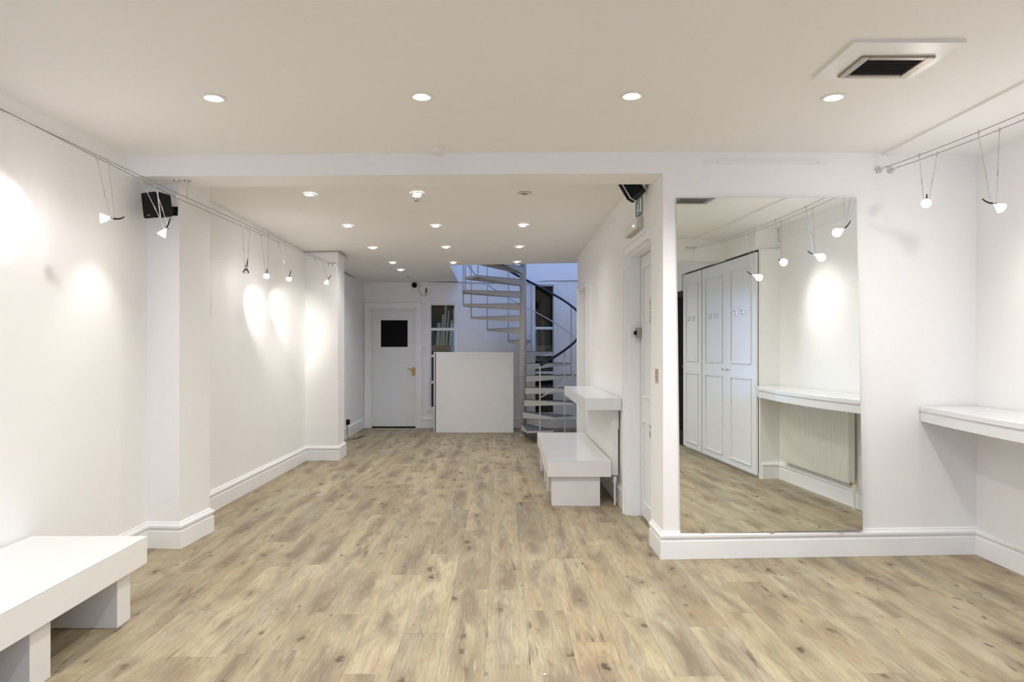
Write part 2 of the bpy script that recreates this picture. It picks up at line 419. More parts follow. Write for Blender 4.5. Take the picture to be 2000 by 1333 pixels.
def frame_trim(name, x0, x1, z1, w, y, t=.022, z0=0.0):
    bm = bmesh.new()
    box(bm, x0-w, x0, y-t, y+.0, z0, z1+w); box(bm, x1, x1+w, y-t, y, z0, z1+w); box(bm, x0, x1, y-t, y, z1, z1+w)
    box(bm, x0-w, x0-w+.014, y-t-.008, y-t, z0, z1+w); box(bm, x1+w-.014, x1+w, y-t-.008, y-t, z0, z1+w); box(bm, x0-w, x1+w, y-t-.008, y-t, z1+w-.014, z1+w)
    return struct(name, bm, M['trim'])
frame_trim('trim_4', DR[0], DR[1], DR[3], .088, BY)
# stops inside the jamb
struct('trim_5', B((DR[0],DR[0]+.02,BY,BY+.04,0,2.0),(DR[1]-.02,DR[1],BY,BY+.04,0,2.0),(DR[0]+.02,DR[1]-.02,BY,BY+.04,1.985,2.005)), M['trim'])
# tall glazed sidelights
def sidelight(idx, hole, bars, label, out):
    x0, x1, z0, z1 = hole
    bm = bmesh.new(); w = .022
    box(bm, x0, x0+w, BY+.01, BY+.06, z0, z1); box(bm, x1-w, x1, BY+.01, BY+.06, z0, z1)
    box(bm, x0+w, x1-w, BY+.01, BY+.06, z1-w, z1); box(bm, x0+w, x1-w, BY+.01, BY+.06, z0, z0+w)
    f = struct('window_%d' % idx, bm, M['trim'], label)
    if out:
        t = .045
        link('window_frame', B((x0-t, x0, BY-.018, BY, z0-t, z1+t), (x1, x1+t, BY-.018, BY, z0-t, z1+t), (x0, x1, BY-.018, BY, z1, z1+t), (x0, x1, BY-.018, BY, z0-t, z0), bev=.003, seg=1), M['trim'], f)
    prev = z0+w
    for zb in bars+[z1-w]:
        top = zb-.022 if zb != z1-w else zb
        link('pane', B((x0+w, x1-w, BY+.032, BY+.037, prev, top)), M['glass'], f)
        if zb != z1-w: link('glazing_bar', B((x0+w, x1-w, BY+.012, BY+.056, zb-.022, zb+.022), bev=.004, seg=1), M['trim'], f)
        prev = zb+.022
    return f
zz = lambda py: HC-(py-CY)*(BY+.02)/FPX
sidelight(1, WA, [zz(747), zz(695.5), zz(643.5)], 'tall glazed sidelight with leaning strips behind, beside the door', True)
sidelight(2, WB, [zz(768), zz(728.5), zz(693), zz(641.5)], 'tall glazed sidelight behind the spiral stair', True)
# storeroom behind the glass
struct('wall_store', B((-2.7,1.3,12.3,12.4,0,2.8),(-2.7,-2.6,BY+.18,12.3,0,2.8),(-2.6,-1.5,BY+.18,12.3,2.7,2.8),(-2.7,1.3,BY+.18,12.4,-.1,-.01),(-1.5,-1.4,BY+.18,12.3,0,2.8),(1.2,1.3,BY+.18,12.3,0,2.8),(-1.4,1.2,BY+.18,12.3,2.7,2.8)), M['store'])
sz = zz(676)
sh = tag(link('shelf', B((-1.38, 1.18, 11.62, 12.0, sz-.09, sz+.01), bev=.003), M['wood']), 'wooden shelf in the dark storeroom behind the glazed panels', 'shelf')
for i, (bx, tx, ty, w) in enumerate(((854.5,857.5,631,6.5),(861,865.5,615,3.5),(866,871,595,4),(871.5,876.5,607,3.5),(879,882.5,626,5),(887,886,604,3))):
    yb = 11.72; a = W(bx, 674, yb); b_ = W(tx, ty, yb+.10); ww = w*yb/FPX/2
    a.z = sz+.0105
    bm = bmesh.new()
    hexa(bm, [(a.x-ww,a.y,a.z),(a.x+ww,a.y,a.z),(a.x+ww,a.y+.03,a.z),(a.x-ww,a.y+.03,a.z)], [(b_.x-ww,b_.y,b_.z),(b_.x+ww,b_.y,b_.z),(b_.x+ww,b_.y+.03,b_.z),(b_.x-ww,b_.y+.03,b_.z)])
    nm = ['short wide pale strip leaning leftmost on the storeroom shelf','narrow pale strip leaning second from the left on the storeroom shelf','tallest pale strip leaning on the storeroom shelf','second tallest pale strip, just right of the tallest one','pale strip of medium height, second from the right on the storeroom shelf','thin upright strip rightmost behind the left glazed panel'][i]
    tag(link('leaning_strip', bm, M['strip']), nm, 'strip', 'strips leaning on the storeroom shelf')

# door_2: exit door in the corridor side wall (recessed) and door_3 further back
def side_frame(name, ya, yb, z1, w=.07, t=.028, near=True):
    bm = bmesh.new()
    def pc(y0, y1, za, zb, tt=t, e=0):
        hexa(bm, [(RWX(y0)-tt,y0,za),(RWX(y0)-e,y0,za),(RWX(y1)-e,y1,za),(RWX(y1)-tt,y1,za)], [(RWX(y0)-tt,y0,zb),(RWX(y0)-e,y0,zb),(RWX(y1)-e,y1,zb),(RWX(y1)-tt,y1,zb)])
    if near: pc(ya-w, ya, 0, z1+w)
    pc(yb, yb+w, 0, z1+w); pc(ya, yb, z1, z1+w)
    if near: pc(ya-w, ya-w+.02, 0, z1+w, t+.012, t)
    pc(yb+w-.02, yb+w, 0, z1+w, t+.012, t); pc(ya if not near else ya-w+.02, yb+w-.02, z1+w-.02, z1+w, t+.012, t)
    return struct(name, bm, M['trim'])
side_frame('trim_6', YD[0], YD[1]+.0, YD[2], near=False)
side_frame('trim_7', YE[0], YE[1], YE[2], .065)
struct('trim_8', B((1.03,1.25,YD[1]-.02,YD[1],0,YD[2]),(1.03,1.25,YD[0],YD[0]+.02,0,YD[2]),(1.03,1.25,YD[0]+.02,YD[1]-.02,YD[2]-.02,YD[2])), M['trim'])
def panel_door(name, x, ya, yb, z1, label, panels, m, face=-1):
    dd = struct(name, B((x, x+.042, ya, yb, .012, z1), bev=.002), m, label)
    for (a, b_, c, e) in panels:
        a, b_ = ya+a*(yb-ya), ya+b_*(yb-ya); c, e = c*z1, e*z1; q = .022
        f = link('panel_moulding', B((x-.012,x,a,b_,c,c+q),(x-.012,x,a,b_,e-q,e),(x-.012,x,a,a+q,c+q,e-q),(x-.012,x,b_-q,b_,c+q,e-q),bev=.004,seg=1), m, dd)
    return dd
P6 = [(.1,.9,.06,.38),(.1,.9,.46,.96)]
d2 = panel_door('door_2', 1.115, YD[0]+.022, YD[1]-.032, YD[2]-.025, 'white exit door recessed in the corridor side wall', P6, M['door'])
lz = HC-(651-CY)*5.4/FPX
lk = link('night_latch', B((1.068,1.114,YD[1]-.10,YD[1]-.021,lz-.035,lz+.04),bev=.004), M['steel'], d2)
bm = bmesh.new(); lathe(bm, [(0,-.022),(.014,-.02),(.016,-.004),(.016,0)], (1.068, YD[1]-.07, lz-.0), (1,0,0), 16)
link('latch_knob', bm, M['black'], lk)
for (pa, pb, n_, xw) in ((583,632,7,.030),(828,858,5,.034)):
    y0 = 5.05; zt, zb = HC-(pa-CY)*y0/FPX, HC-(pb-CY)*y0/FPX
    s = link('door_sticker', B((1.1125,1.1148,y0-.03,y0+.05,zb,zt)), M['plastic'], d2)
    bx = []; k = n_*2
    for i in range(k):
        if i in (n_,): continue
        za = zb+(zt-zb)*(i+.2)/k; bx.append((1.1113,1.1125,y0-.01+random.uniform(-.01,.01),y0+.02+random.uniform(-.01,.02),za,za+(zt-zb)*.5/k))
    link('lettering', B(*bx), M['ink'], s)
d3 = panel_door('door_3', 1.09, YE[0]+.01, YE[1]-.01, YE[2]-.01, 'white door at the far end of the corridor side wall', P6, M['door'])
p = W(1147, 728, 8.0)
link('door_handle', T([(1.09, 7.98, p.z),(1.04, 7.98, p.z),(1.03, 8.0, p.z),(1.03, 8.09, p.z)], .009), M['steel'], d3)
struct('wall_corridor', B((1.19,1.24,YE[0],YE[1],0,YE[2]),(1.20,1.245,YD[0]+.02,YD[1]-.02,0,YD[2]-.02)), M['dark'])
# rear shop window and dark door seen in the mirror
sw = struct('window_3', B((-1.9,-1.85,-2.75,-2.65,.5,2.3),(1.35,1.4,-2.75,-2.65,.5,2.3),(-1.85,1.35,-2.75,-2.65,2.25,2.3),(-1.85,1.35,-2.75,-2.65,.5,.55),(-.28,-.22,-2.75,-2.65,.55,2.25)), M['trim'])
for a, b_ in ((-1.85,-.28),(-.22,1.35)): link('pane', B((a,b_,-2.71,-2.70,.55,2.25)), M['glass'], sw)
rd = struct('door_4', B((2.84,2.88,-1.45,-1.37,0,2.12),(2.84,2.88,-.62,-.60,0,2.12),(2.84,2.88,-1.37,-.62,2.04,2.12),(2.84,2.88,-1.37,-.62,0,.2)), M['black'])
link('pane', B((2.855,2.865,-1.37,-.62,.2,2.04)), M['blackglass'], rd)

# ------------------------------------------------------------------ mirror
bl, br = W(1329,1043,4.288), W(1685,1036,4.327); tl, tr = W(1321,387,4.288), W(1673,386,4.327)
mt = thing('wall_mirror', 'tall frameless mirror on the white wall right of the opening', 'mirror', ((bl.x+br.x)/2, 4.31, bl.z))
nrm = Vector((-(br-bl).y, (br-bl).x, 0)).normalized()*.005
bm = bmesh.new(); hexa(bm, [bl, br, br+nrm, bl+nrm], [tl, tr, tr+nrm, tl+nrm]); link('mirror_glass', bm, M['mirror'], mt)
bm = bmesh.new()
q = nrm*1.02; e = Vector((.0015,0,0)); z_ = Vector((0,0,.0015))
bk = [Vector((v.x, my(v.x)-.0006, v.z)) for v in (bl, br, tr, tl)]
hexa(bm, [bl+q+e, br+q-e, bk[1]-e, bk[0]+e], [tl+q+e, tr+q-e, bk[2]-e, bk[3]+e]); link('backing', bm, M['wood'], mt)
for i, (pa, pb) in enumerate(((bl, br),)):
    for f in (.12, .5, .88):
        c = pa.lerp(pb, f); link('mirror_clip', B((c.x-.012, c.x+.012, c.y-.004, c.y+.012, c.z-.008, c.z+.006), bev=.001), M['chrome'], mt)

# ------------------------------------------------------------------ wires with their anchors
def cable_pair(name, label, lines):
    t = thing(name, label, 'light track', lines[0][0])
    for pts in lines: link('cable', T(pts, .0020, 6), M['cable'], t)
    return t
yA, yS = .88, 4.40
Z_L = HC+.974
wo = [(-1.955, yA, Z_L), (W(345.5,387,yS).x, yS, Z_L), (W(643.5,516,8.05).x, 8.05, 2.322)]
wi = [(-2.05, yA, Z_L), (W(366,387,yS).x, yS, Z_L), (W(651.5,516,8.05).x, 8.05, 2.322)]
def on(line, y):
    for a, b_ in zip(line, line[1:]):
        if min(a[1], b_[1]) <= y <= max(a[1], b_[1]):
            return Vector(a).lerp(Vector(b_), (y-a[1])/(b_[1]-a[1]))
ltrack = cable_pair('cable_track', 'pair of thin steel lighting cables along the left wall', [wo, wi])
def rw(x0, x1):
    y0 = 4.345; out = []
    for i in range(17):
        t = i/16; out.append((x0+(x1-x0)*t, y0+(yA+.0-y0)*t, 2.466-.28*t*(1-t)))
    return out
r1, r2 = rw(2.42, 2.36), rw(2.498, 2.43)
rtrack = cable_pair('cable_track', 'pair of thin steel lighting cables along the right wall', [r1, r2])
def disc_anchor(parent, p, ax, L=.06, two=True):
    bm = bmesh.new(); lathe(bm, [(0,0),(.022,0),(.024,.003),(.020,.008),(.008,.010),(.008,.022),(0,.022)], p, ax, 20)
    o = link('anchor_disc', bm, M['chrome'], parent, False)
    a = Vector(ax).normalized(); p = Vector(p)
    link('turnbuckle', T([p+a*.02, p+a*(.02+L*.35), p+a*(.02+L*.4), p+a*(.02+L*.9), p+a*(.02+L)], [.003,.003,.006,.006,.002], 8), M['chrome'], parent)
for l in (wo, wi):
    x = l[1][0]; zt = zs(x, 0)
    disc_anchor(ltrack, (x, yS, zt), (0,0,-1), zt-Z_L-.02)
    disc_anchor(ltrack, (l[2][0], 8.079, l[2][2]), (0,-1,0), .07)
    disc_anchor(ltrack, (l[0][0], yA+.001, l[0][2]), (0,1,0), .07)
for l in (r1, r2):
    p = Vector(l[0]); disc_anchor(rtrack, (p.x, my(p.x)-.0005, p.z), (0.02,-1,-.03), .08)
    p = Vector(l[-1]); disc_anchor(rtrack, (p.x, yA+.0005, p.z), (0,1,0), .08)

# ------------------------------------------------------------------ wire lamps
def wire_lamp(c1, c2, hold, aim, label, w=TRACK_W, lit=True, group=None, hdir=None, cone=62, col=(1,.97,.91)):
    hold = Vector(hold); aim = Vector(aim).normalized()
    t = thing('wire_lamp', label, 'lamp', hold, group)
    c1, c2 = Vector(c1), Vector(c2)
    s = (c1-c2); s.z = 0; s = s.normalized()
    a1, a2 = hold+s*.012, hold-s*.012
    for c, a in ((c1, a1), (c2, a2)):
        link('clip', T([c+Vector((0,0,.009)), c+Vector((0,0,-.012))], .0052, 10), M['chrome'], t)
        r = link('rod', T([c+Vector((0,0,-.010)), c.lerp(a, .55), a], .0019, 6), M['chrome'], t)
        m_ = c.lerp(a, .58); dd = (a-c).normalized()
        link('sleeve', T([m_-dd*.016, m_-dd*.012, m_+dd*.012, m_+dd*.016], [.0019,.0036,.0036,.0019], 8), M['chrome'], r)
    link('holder', T([a1+s*.004, a1, a2, a2-s*.004], [.004,.006,.006,.004], 10), M['chrome'], t)
    h = Vector(hdir) if hdir else -aim
    h = h.normalized(); up = Vector((0,0,1))
    link('aiming_handle', T([hold+h*.006, hold+h*.025-up*.002, hold+h*.042+up*.002, hold+h*.056+up*.010], [.0045,.0042,.0038,.0028], 8), M['black'], t)
    bm = bmesh.new()
    lathe(bm, [(.0,.006),(.006,.006),(.006,.016),(.011,.020),(.018,.034),(.0235,.050),(.025,.052),(.0235,.0525),(.017,.036),(.009,.022),(0,.021)], hold, aim, 22)
    link('reflector', bm, M['glow'] if lit else M['clear'], t, True)
    bm = bmesh.new(); bmesh.ops.create_uvsphere(bm, u_segments=12, v_segments=8, radius=.006, matrix=Matrix.Translation(hold+aim*.034))
    link('bulb', bm, M['lamp'] if lit else M['chrome'], t, True)
    if lit:
        light('halogen', 'SPOT', hold+aim*.056, w, col, aim, .012, cone, 1.0, t)
        light('reflector_leak', 'POINT', hold+aim*.060, LEAK_W, (1,.93,.92), None, .03, parent=t)   # dichroic reflectors let light out all round
    return t
def lampL(y, off, hx, hy, aim, label, **k):
    return wire_lamp(on(wo, y-off), on(wi, y+off), W(hx, hy, y), aim, label, group='lamps hung along the left cables', **k)
lampL(3.50, .03, 219, 427, (-.55,-.42,-.06), 'nearest hanging cable spotlight on the left, tilted sideways with black handle to the right', w=4.5, cone=66)
lampL(3.96, .02, 325, 446, (-.4,-.05,-.62), 'cable spotlight hanging in front of the black speaker, pointing down', w=2.6, hdir=(.3,.2,.9), cone=80)
lampL(5.46, .0, 481, 521, (.1,-.4,-.9), 'unlit cable spotlight, first of those hanging beyond the left column', lit=False, hdir=(.2,.1,1))
lampL(5.87, .0, 521, 534, (-.32,.78,-.36), 'brilliant cable spotlight facing the room, second beyond the left column', w=17, cone=50)
lampL(6.30, .0, 564, 541, (-.36,1.2,-.34), 'cable spotlight third beyond the left column, aimed at the wall', w=26, hdir=(.4,.1,1), cone=40)
lampL(7.46, .02, 640, 546, (-.25,-.3,-.9), 'farthest cable spotlight by the left cable anchors', w=4, hdir=(.6,.3,.7))
for y in (6.85,):
    t = thing('cable_clip', 'empty pair of clips on the left cables before the farthest lamp', 'clip', on(wi, y))
    for l in (wo, wi): link('clip', T([on(l, y)+Vector((0,0,.009)), on(l, y)-Vector((0,0,.016))], .0052, 10), M['chrome'], t)
# light spilling from the second lit lamp on the far wall pool
def at_r(l, y):
    for a, b_ in zip(l, l[1:]):
        if b_[1] <= y <= a[1]: return Vector(a).lerp(Vector(b_), (y-a[1])/(b_[1]-a[1]))
def lampR(ya, yb, hold, aim, label, **k):
    return wire_lamp(at_r(r1, ya), at_r(r2, yb), hold, aim, label, group='lamps hung along the right cables', **k)
lampR(3.93, 3.89, W(1809, 394, 3.90), (-.45,-.75,-.35), 'brilliant cable spotlight nearest the mirror wall, facing the camera', w=3.5, cone=90, hdir=(.3,.4,.5))
lampR(3.43, 3.39, W(1941, 398, 3.42), (.75,.15,-.35), 'second cable spotlight from the mirror wall, aimed at the right wall', w=6, cone=95, hdir=(-.85,.1,.25))
lampR(2.95, 2.90, (2.46, 2.92, 2.06), (-.1,.85,-.25), 'brightest cable spotlight seen in the mirror, third from the mirror wall', w=4, cone=95)
lampR(2.44, 2.40, (2.44, 2.42, 2.00), (.8,.2,-.4), 'fourth cable spotlight from the mirror wall, seen in the mirror by the cupboards', w=5, cone=90)

# ------------------------------------------------------------------ downlights
def downlight(x, y, zc, label, w, lit=True, group=None, d=.12, bare=False):
    t = thing('downlight', label, 'downlight', (x, y, zc), group)
    bm = bmesh.new(); R = d/2
    lathe(bm, [(R,0),(R,-.003),(R-.006,-.006),(R*.62,-.005),(R*.55,.0),(R*.55,-.001)], (x, y, zc), (0,0,1), 28)
    link('trim_ring', bm, M['plastic'], t, True)
    bm = bmesh.new(); lathe(bm, [(0,-.009),(R*.3,-.009),(R*.48,-.006),(R*.5,-.001)], (x, y, zc), (0,0,1), 24)
    link('lamp_face', bm, M['lamp'] if lit else M['steel'], t, True)
    if lit: light('downlight_beam', 'SPOT', (x, y, zc-.03), w, (1,.988,.968), (0,0,-1), .045, 150, .9, t)
    return t
row = ['leftmost', 'second from the left', 'third from the left', 'rightmost']
for i, (px, py) in enumerate(((417,191),(823.5,188.5),(1234,187),(1628,190))):
    y = FPX*(ZF(0,0)-HC)/(CY-py)
    for _ in range(3): x = (px-CX)*y/FPX; y = FPX*(ZF(x,0)-HC)/(CY-py)
    downlight(x, y, ZF(x,y), 'recessed downlight, %s of the four in the front ceiling row' % row[i], DOWN_W*(.75 if i == 0 else 1), group='downlights in the front ceiling')
for y, nm in ((1.9, 'overhead'), (-.4, 'behind the camera'), (-1.8, 'nearest the shop window')):
    for i, x in enumerate((-1.42, -.39, .64, 1.63)):
        downlight(x, y, ZF(x,y), 'recessed downlight, %s of the row %s' % (row[i], nm), DOWN_W*(.8 if y > 0 else .55)*(.6 if i == 0 else 1), group='downlights in the front ceiling')
BR = [(604,379,'nearest left downlight past the lintel'),(815,377,'downlight right above the smoke detector past the lintel'),
 (1024,377,'unlit downlight past the lintel, nearest right',0),
 (679,441,'left downlight of the second back-room row'),(851,441,'middle downlight of the second back-room row'),(1021,440,'right downlight of the second back-room row'),
 (728,484,'left downlight of the third back-room row'),(871,482.5,'middle downlight of the third back-room row'),(1014,482,'right downlight of the third back-room row'),
 (767,513,'left downlight of the fourth back-room row'),(885,513,'middle downlight of the fourth row, beside the stair opening'),(1009,511.5,'right downlight of the fourth row, by the top of the stair pole'),
 (783,527,'lit downlight nearest the back door'),(797,541,'unlit downlight nearest the back wall',0)]
for r in BR:
    y = 6.0
    for _ in range(30): x = (r[0]-CX)*y/FPX; y = .5*y+.5*FPX*(ZB(x, y)-HC)/(CY-r[1])
    x = (r[0]-CX)*y/FPX
    y = min(y, HY-.07) if x > HX-.1 else y
    downlight(x, y, ZB(x, y)-.003, r[2], DOWN_BACK_W*(.75 if y > 8.5 else 1), len(r) < 4, 'downlights in the back ceiling', d=.11)

# ------------------------------------------------------------------ ceiling vent
x0, x1, y0, y1 = 1.52, 1.83, 2.865, 3.08; zc = ZF(1.65, 3)
v = thing('ceiling_vent', 'square metal air vent with dark louvres in a raised white ceiling frame', 'vent', (1.66, 2.96, zc))
link('raised_frame', B((1.425,1.52,2.745,3.12,zc-.014,zc+.01),(1.83,1.875,2.745,3.12,zc-.014,zc+.01),(1.52,1.83,2.745,2.865,zc-.014,zc+.01),(1.52,1.83,3.08,3.12,zc-.014,zc+.01)), M['plastic'], v)
w = .036
link('metal_frame', B((x0,x0+w,y0,y1,zc-.024,zc-.006),(x1-w,x1,y0,y1,zc-.024,zc-.006),(x0+w,x1-w,y0,y0+w*.7,zc-.024,zc-.006),(x0+w,x1-w,y1-w*.7,y1,zc-.024,zc-.006), bev=.003, seg=1), M['steel'], v)
link('duct', B((x0+.005,x1-.005,y0+.005,y1-.005,zc-.004,zc+.002)), M['dark'], v)
n = 9
for i in range(n):
    yy = y0+.024+(y1-y0-.048)*(i+.5)/n
    bm = bmesh.new(); hexa(bm, [(x0+w,yy-.004,zc-.020),(x1-w,yy-.004,zc-.020),(x1-w,yy-.003,zc-.020),(x0+w,yy-.003,zc-.020)], [(x0+w,yy+.005,zc-.008),(x1-w,yy+.005,zc-.008),(x1-w,yy+.006,zc-.008),(x0+w,yy+.006,zc-.008)])
    link('louvre', bm, M['louvre'], v)
for xx, yy in ((x0+.013,(y0+y1)/2),(x1-.013,(y0+y1)/2)):
    bm = bmesh.new(); lathe(bm, [(0,-.003),(.004,-.002),(.005,0)], (xx,yy,zc-.024), (0,0,1), 12); link('screw', bm, M['chrome'], v)

# ------------------------------------------------------------------ smoke detectors
def detector(x, y, zc, label, legs):
    t = thing('smoke_detector', label, 'smoke detector', (x, y, zc))
    bm = bmesh.new(); lathe(bm, [(0,-.030),(.030,-.030),(.040,-.026),(.045,-.018),(.046,0)], (x,y,zc), (0,0,1), 28); link('housing', bm, M['plastic'], t, True)
    bm = bmesh.new()
    lathe(bm, [(0,-.046),(.022,-.046),(.028,-.040),(.028,-.030)] if legs else [(0,-.036),(.010,-.036),(.014,-.030)], (x,y,zc), (0,0,1), 20); link('sensor_cap', bm, M['plastic'] if not legs else M['chrome'], t, True)
    return t
y = 4.20; detector((855-CX)*y/FPX, y, ZF(-.4, y), 'round white smoke detector on the front ceiling at the lintel', False)
y = 5.45; x = (813-CX)*y/FPX; detector(x, y, ZB(x, y), 'white smoke detector on the back ceiling below a downlight', True)

# ------------------------------------------------------------------ benches
def bench(name, label, x0, x1, y0, y1, legs, ztop=.387, th=.134, lx=.04, group=None):
    t = thing(name, label, 'bench', ((x0+x1)/2, (y0+y1)/2, 0), group)
    link('seat_top', B((x0, x1, y0, y1, ztop-.004, ztop), bev=.0012, seg=1), M['lam'], t)
    link('seat_box', B((x0+.001, x1-.001, y0+.001, y1-.001, ztop-th, ztop-.004), bev=.002, seg=1), M['lamside'], t)
    for a, b_, xa, xb in legs: link('leg', B((xa, xb, a, b_, .0005, ztop-th), bev=.0015, seg=1), M['lamside'], t)
    return t
bench('bench', 'low white box bench against the left wall in the foreground', -2.335, -1.758, 1.25, 3.403, [(3.22,3.333,-2.22,-1.806),(2.62,2.742,-2.22,-1.806),(1.6,1.72,-2.22,-1.806)])
bench('bench', 'low white gloss bench by the corridor wall, the nearer of two end to end', .396, .925, 5.68, 6.50, [(5.73,5.84,.435,.838),(6.28,6.39,.435,.838)], group='corridor benches')
bench('bench', 'low white gloss bench by the corridor wall, the farther of two end to end', .412, .93, 6.503, 7.63, [(6.72,6.83,.44,.838),(7.38,7.49,.44,.838)], .385, .13, group='corridor benches')

# ------------------------------------------------------------------ corridor ledge shelf
t = thing('wall_shelf', 'thick white ledge shelf on the corridor wall above the benches', 'shelf', (.85, 6.5, .81))
link('shelf_board', B((.705, 1.004, 5.65, 7.5, .812, .911), bev=.002, seg=1), M['lam'], t)
for y in (5.80, 7.25):
    bm = bmesh.new(); prof = [(1.008, .812), (.83, .812), (1.008, .64)]
    lo = [bm.verts.new((a, y, z)) for a, z in prof]; hi = [bm.verts.new((a, y+.02, z)) for a, z in prof]
    bm.faces.new(lo); bm.faces.new(hi[::-1])
    for i in range(3): bm.faces.new((lo[i], lo[(i+1)%3], hi[(i+1)%3], hi[i]))
    bmesh.ops.recalc_face_normals(bm, faces=bm.faces); link('bracket', bm, M['lamside'], t)
# ------------------------------------------------------------------ radiators
def radiator(label, face, sgn, y0, y1, z0, z1, depth, pipe):
    xf = face; xb = face+sgn*depth                      # front face x, back x (towards the wall)
    t = thing('radiator', label, 'radiator', ((xf+xb)/2, (y0+y1)/2, z0))
    bm = bmesh.new(); n = max(4, int((y1-y0)/.034)); a = min(xf, xf+sgn*.012); prof = []
    st = (y1-y0)/n
    for i in range(n):
        ya = y0+i*st
        prof += [(ya+.004, 0), (ya+.009, .006), (ya+st-.009, .006), (ya+st-.004, 0)]
    prof = [(y0, 0)]+prof+[(y1, 0)]
    rows = []
    for z in (z0, z0+.03, z1-.03, z1):
        rows.append([bm.verts.new((xf+sgn*(.012-(d if z0+.01 < z < z1-.01 else 0)), y, z)) for y, d in prof])
    for r, s in zip(rows, rows[1:]):
        for i in range(len(prof)-1): bm.faces.new((r[i], r[i+1], s[i+1], s[i]))
    bmesh.ops.recalc_face_normals(bm, faces=bm.faces)
    link('front_panel', bm, M['rad'], t)
    xs_ = sorted((xf+sgn*.012, xb))
    link('end_cap', B((xs_[0], xs_[1], y0-.004, y0, z0, z1), bev=.001, seg=1), M['rad'], t)
    link('end_cap', B((xs_[0], xs_[1], y1, y1+.004, z0, z1), bev=.001, seg=1), M['rad'], t)
    link('back_panel', B((min(xb-sgn*.01, xb), max(xb-sgn*.01, xb), y0, y1, z0, z1)), M['rad'], t)
    link('top_grille', B(*[(xs_[0], xs_[1], y0+(y1-y0)*i/12, y0+(y1-y0)*(i+.7)/12, z1-.006, z1) for i in range(12)]), M['rad'], t)
    xm = (xf+xb)/2
    vz = link('valve', T([(xm, pipe, z0-.005), (xm, pipe, z0-.055), (xm, pipe, z0-.056), (xm, pipe, z0-.075)], [.016,.016,.010,.010], 12), M['plastic'], t)
    link('pipe', T([(xm, pipe, z0-.07), (xm, pipe, .001)], .0085, 10), M['plastic'], t)
    link('valve_body', T([(xm, pipe, z0-.035), (xm, pipe+(.05 if pipe < (y0+y1)/2 else -.05), z0-.01), (xm, pipe+(.05 if pipe < (y0+y1)/2 else -.05), z0+.01)], .008, 8), M['brass'], t)
    return t
radiator('white panel radiator on the corridor wall under the ledge shelf', .936, 1, 5.80, 7.35, .245, .79, .065, 5.77)
radiator('white ribbed radiator under the right wall shelf, seen in the mirror', 2.955, 1, 1.88, 3.05, .21, .80, .065, 3.10)

# ------------------------------------------------------------------ right wall shelf (bowed front)
front = [(2.685,4.375),(2.62,3.95),(2.565,3.5),(2.545,3.1),(2.56,2.6),(2.63,2.1),(2.76,1.742)]
t = thing('wall_shelf', 'long white bow-fronted shelf across the right alcove', 'shelf', (2.9, 3.0, .85))
foot = front+[(3.028,1.742),(3.062,4.378)]
bm = bmesh.new(); prism(bm, foot[::-1], .925, .952); link('shelf_top', bm, M['lam'], t)
f2 = [(x+.008, y) for x, y in front]; foot = f2+[(x+.03, y) for x, y in f2][::-1]
bm = bmesh.new(); prism(bm, foot[::-1], .857, .925); link('shelf_apron', bm, M['lam'], t)
# shelf is carried on a batten
link('batten', B((3.0,3.028,1.76,4.30,.88,.925)), M['lam'], t)

# ------------------------------------------------------------------ fitted cupboards (seen in the mirror)
t = thing('fitted_cupboard', 'run of tall white panelled cupboards on the right, seen in the mirror', 'cupboard', (3.0, .56, 0))
CXF = 2.80
link('carcass', B((CXF+.022,CXF+.30,-.53,1.69,.06,2.33)), M['dark'], t)
link('plinth', B((CXF+.03,CXF+.28,-.52,1.68,.0005,.06)), M['cab'], t)
for i, (ya, yb) in enumerate(((.945,1.70),(.185,.94),(-.52,.155))):
    dd = link('door', B((CXF-.005,CXF+.018,ya,yb,.03,2.315), bev=.002, seg=1), M['cab'], t)
    for za, zb in ((.10,1.02),(1.16,2.18)):
        a, b_ = ya+.11, yb-.11; q = .02
        for bx in (((CXF-.017,CXF-.005,a,b_,za,za+q)),((CXF-.017,CXF-.005,a,b_,zb-q,zb)),((CXF-.017,CXF-.005,a,a+q,za+q,zb-q)),((CXF-.017,CXF-.005,b_-q,b_,za+q,zb-q))):
            link('moulding', B(bx, bev=.004, seg=1), M['cab'], dd)
    ky = yb-.06 if i == 1 else ya+.06
    bm = bmesh.new(); lathe(bm, [(0,-.030),(.010,-.029),(.013,-.022),(.008,-.014),(.005,-.004),(.008,0)], (CXF-.005,ky,1.09), (1,0,0), 14); link('knob', bm, M['chrome'], dd, True)
    for hy in ((ya+yb)/2-.09, (ya+yb)/2+.09):
        k = link('coat_hook', B((CXF-.009,CXF-.005,hy-.012,hy+.012,1.69,1.75),bev=.001,seg=1), M['chrome'], dd)
        link('hook_arm', T([(CXF-.008,hy,1.735),(CXF-.035,hy,1.725),(CXF-.045,hy,1.745)], .004, 8), M['chrome'], k)
        link('hook_arm', T([(CXF-.008,hy,1.70),(CXF-.028,hy,1.690),(CXF-.034,hy,1.705)], .004, 8), M['chrome'], k)

# device on the beam behind the camera (mirror)
t = thing('junction_box', 'cream electrical box with loose cables on the rear beam, seen in the mirror', 'electrical box', (1.95, .9, 2.36))
link('box_body', B((1.85,2.12,.881,.97,2.345,2.45), bev=.006), M['cream'], t)
link('loose_cable', T([(2.43,.90,2.45),(2.42,.91,2.38),(2.33,.92,2.32),(2.20,.93,2.31),(2.12,.93,2.36)], .003, 6), M['plastic'], t)

